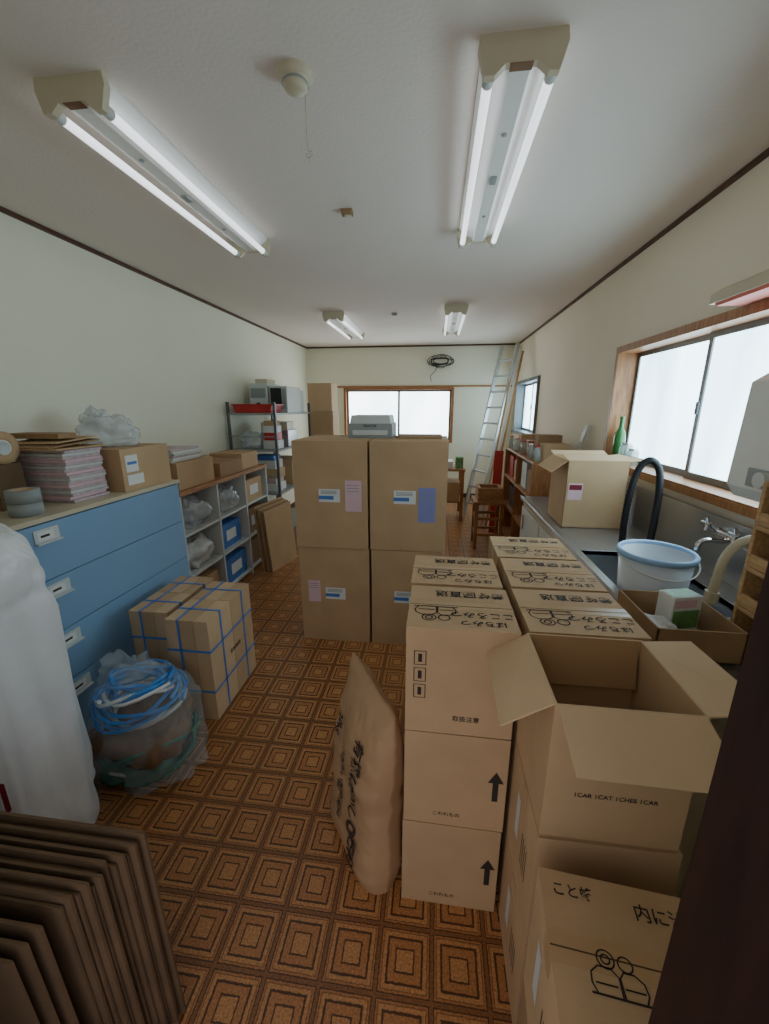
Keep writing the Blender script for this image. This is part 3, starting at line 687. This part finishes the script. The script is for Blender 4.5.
b.bx(1.015,1.022,1.28,1.44,1.25,1.31,GREY); b.tube([(1.022,1.36,1.28),(.995,1.36,1.28)],.025,LGREY,n=20)
b.bx(1.09,1.15,1.28,1.42,1.62,1.65,BLACK)
b.bx(1.17,1.199,1.26,1.50,1.22,1.60,GREY)
b.tube([(1.12,1.28,1.20),(1.12,1.28,1.12),(1.16,1.28,1.09),(1.22,1.28,1.08)],.008,CHROME); b.tube([(1.12,1.48,1.20),(1.12,1.48,1.14),(1.16,1.48,1.09),(1.22,1.48,1.08)],.008,CHROME)
b.done(.006)
b=MB('cardboard_tray')
x0,x1,y0,y1,z0,z1=.63,.86,1.08,1.33,zt+.0085,zt+.105; t=.005
b.bx(x0,x1,y0,y1,z0,z0+t,CARD2); b.bx(x0,x1,y0,y0+t,z0,z1,CARD2); b.bx(x0,x1,y1-t,y1,z0,z1,CARD2); b.bx(x0,x0+t,y0,y1,z0,z1,CARD2); b.bx(x1-t,x1,y0,y1,z0,z1,CARD2)
b.done(.001)
b=MB('tea_carton'); b.M=RZ(.775,1.25,zt+.014,15); b.bx(-.05,.05,-.03,.03,0,.125,WHITE); b.quad([(-.045,-.031,.02),(.045,-.031,.02),(.045,-.031,.08),(-.045,-.031,.08)],TEAG); b.quad([(-.045,-.031,.09),(.03,-.031,.09),(.03,-.031,.115),(-.045,-.031,.115)],PINK); b.quad([(-.045,-.025,.126),(.045,-.025,.126),(.045,.025,.126),(-.045,.025,.126)],TEAG); b.done(.002)
b=MB('folded_cloth'); b.blob((.69,1.18,zt+.045),(.045,.06,.03),LGREY,amp=.02,freq=20,seed=3,zmin=zt+.014); b.done()
for k in range(4):
    b=MB('wooden_crate'); b.M=Matrix.Translation((.92,.99,zt+.0005+k*.125)); w,d,h,t=.235,.245,.123,.014
    b.bx(0,w,0,t,0,h,PINE); b.bx(0,w,d-t,d,0,h,PINE); b.bx(w-t,w,t,d-t,0,h,PINE); b.bx(0,w-t,t,d-t,0,t,PINE); b.bx(0,w-t,t,d-t,h-t,h,PINE)
    b.bx(0,t,t,d-t,t,t+.022,PINE)
    b.done(.002)
b=MB('green_bottle'); b.lathe((1.255,2.97,1.143),[(0,.0),(.035,.0),(.037,.01),(.037,.15),(.03,.19),(.014,.22),(.013,.28),(.015,.282),(.015,.295),(0,.295)],GREEN,n=28); b.done()
for (x,y,h,r) in ((1.25,2.84,.13,.04),(1.25,2.74,.10,.035)):
    b=MB('glass_jar'); b.lathe((x,y,1.143),[(0,.0),(r,.0),(r,h*.8),(r*.8,h*.88),(r*.8,h)],JAR,n=24); b.lathe((x,y,1.143),[(r*.84,h*.9),(r*.84,h),(0,h)],CHROME,n=24); b.done()

b=MB('wooden_shelf')
x0,x1,y0,y1=.80,1.21,3.42,4.75
for y in (y0,4.07,y1-.02): b.bx(x0,x1,y,y+.02,0,1.04,WOODZ)
for z in (.10,.42,.74,1.04): b.bx(x0+.001,x1,y0+.001,y1-.001,z,z+.02,WOODY)
b.done(.001)
for (y,w,h,m,nm) in ((3.50,.16,.14,CARD,'shelf_carton'),(3.72,.14,.20,CARD2,'shelf_carton'),(3.92,.10,.10,RED,'red_storage_box'),(4.10,.16,.12,WOODY,'small_wooden_box'),(4.45,.16,.16,CARD,'shelf_carton')):
    simple_box(nm,.90,1.1,y,y+w,1.0605,1.06+h,m)
for (y,w,h,m,nm) in ((3.48,.25,.2,CARD2,'shelf_carton'),(3.80,.2,.24,LGREY,'grey_storage_box'),(4.14,.24,.2,WOODY,'small_wooden_box'),(4.45,.2,.22,RED,'red_storage_box')):
    simple_box(nm,.84,1.15,y,y+w,.7605,.76+h,m)
for (y,w,h,m,nm) in ((3.48,.3,.2,CARD,'shelf_carton'),(4.14,.4,.22,BLACK,'black_storage_box')):
    simple_box(nm,.84,1.15,y,y+w,.4405,.44+h,m)
for y in (3.47,3.69,4.0,4.3,4.40,4.66):
    b=MB('glass_jar'); b.lathe((.84,y,1.0605),[(0,0),(.028,0),(.028,.09),(.02,.1),(.02,.12),(0,.12)],JAR,n=20); b.lathe((.84,y,1.0605),[(.021,.118),(.021,.13),(0,.13)],[CHROME,RED,WHITE][int(y*10)%3],n=20); b.done()
b=MB('framed_board'); b.slab([(1.12,3.42,1.061),(1.12,3.49,1.061),(1.2,3.49,1.36),(1.2,3.42,1.36)],.012,LGREY); b.done()
b=MB('red_board'); b.slab([(.685,4.86,0.0),(.785,4.84,0),(.805,4.90,1.0),(.705,4.92,1.0)],.014,RED); b.done(.002)

b=MB('aluminium_ladder')
A0=Vector((.58,5.20,.0)); A1=Vector((1.07,6.02,2.33)); off=Vector((-.17,.26,0))
d=(A1-A0).normalized(); nn=d.cross(off).normalized()
def rail(P,Q,w,t,m):
    s=off.normalized()*t/2; r=nn*w/2
    vs=[P-s-r,P+s-r,P+s+r,P-s+r,Q-s-r,Q+s-r,Q+s+r,Q-s+r]
    lowest=min(v.z for v in vs[:4])
    b.add([v+Vector((0,0,-lowest+.001)) for v in vs],[(0,3,2,1),(4,5,6,7),(0,1,5,4),(1,2,6,5),(2,3,7,6),(3,0,4,7)],m)
rail(A0,A1,.055,.022,LADDER); rail(A0+off,A1+off,.055,.022,LADDER)
for i in range(1,11):
    p=A0.lerp(A1,i/11.0); b.tube([p+Vector((0,0,.012)),p+off+Vector((0,0,.012))],.014,LADDER,n=10)
b.done()
b=MB('leaning_long_strips')
rnd=random.Random(8)
ms=[PINE,LGREY,WOODY]
for i,m in enumerate(ms):
    p=Vector((.60+i*.035,5.02+rnd.uniform(-.05,.05),.002)); q=Vector((1.06+i*.03,5.95+rnd.uniform(-.08,.1),2.30-rnd.uniform(0,.12)))
    s=Vector((.013,0,0))
    b.slab([p-s,p+s,q+s,q-s],.012,m)
b.done()
b=MB('cable_coil')
pts=[]
for i in range(150):
    a=i*.25; k=i/150
    pts.append((.04+(.16+.05*math.sin(i*.11))*math.cos(a),YB-.06-.015*math.sin(a*.7),2.20+(.07+.03*math.cos(i*.07))*math.sin(a)))
b.tube(pts,.006,BLACK,n=6)
b.tube([(.02,YB-.05,2.16),(-.05,YB-.05,2.05),(-.12,YB-.05,1.98),(-.10,YB-.05,1.9)],.005,BLACK,n=6)
b.tube([(.04,YB-.001,2.27),(.04,YB-.08,2.27)],.008,GREY)
b.done()
b=MB('small_work_table')
x0,x1,y0,y1=.0,.40,5.3,5.9
b.bx(x0,x1,y0,y1,.68,.71,WOODY)
for x in (x0+.01,x1-.05):
    for y in (y0+.01,y1-.05): b.bx(x,x+.04,y,y+.04,0,.68,WOODZ)
b.bx(x0+.03,x1-.03,y0+.03,y1-.03,.25,.27,WOODY)
b.done(.002)
simple_box('paper_ream_stack',.05,.24,5.35,5.65,.7105,.80,WHITE)
simple_box('green_tin',.27,.37,5.35,5.47,.7105,.86,TEAG)
simple_box('table_carton',.06,.34,5.36,5.75,.2705,.52,CARD)
b=MB('wooden_stool')
b.M=Matrix.Translation((-.16,0,0))
for x in (.60,.86):
    for y in (4.2,4.48): b.bx(x,x+.035,y,y+.035,0,.50,WOODZ)
b.bx(.58,.915,4.18,4.535,.50,.53,WOODZ)
for z in (.15,.33):
    b.bx(.635,.86,4.205,4.225,z,z+.03,WOODZ); b.bx(.635,.86,4.49,4.51,z,z+.03,WOODZ)
    b.bx(.605,.625,4.235,4.48,z,z+.03,WOODZ)
b.done(.002)
b=MB('wooden_frame_stack')
for k in range(3):
    z=.531+k*.05
    b.bx(.46,.72,4.22,4.25,z,z+.045,WOODY); b.bx(.46,.72,4.45,4.48,z,z+.045,WOODY); b.bx(.46,.49,4.25,4.45,z,z+.045,WOODY); b.bx(.69,.72,4.25,4.45,z,z+.045,WOODY)
b.done(.001)

# ---------------------------------------------------------------- world + camera
w=bpy.data.worlds.new('world'); bpy.context.scene.world=w; w.use_nodes=True
w.node_tree.nodes['Background'].inputs[0].default_value=(.90,.92,1.0,1); w.node_tree.nodes['Background'].inputs[1].default_value=1.05
cd=bpy.data.cameras.new('camera'); cam=bpy.data.objects.new('camera',cd); bpy.context.scene.collection.objects.link(cam)
cd.sensor_fit='VERTICAL'; cd.sensor_height=24; cd.lens=24*400/1024; cd.clip_start=.01
cam.location=(0,0,CAMZ); cam.rotation_euler=(math.radians(90-14.7),0,math.radians(7.2))
bpy.context.scene.camera=cam
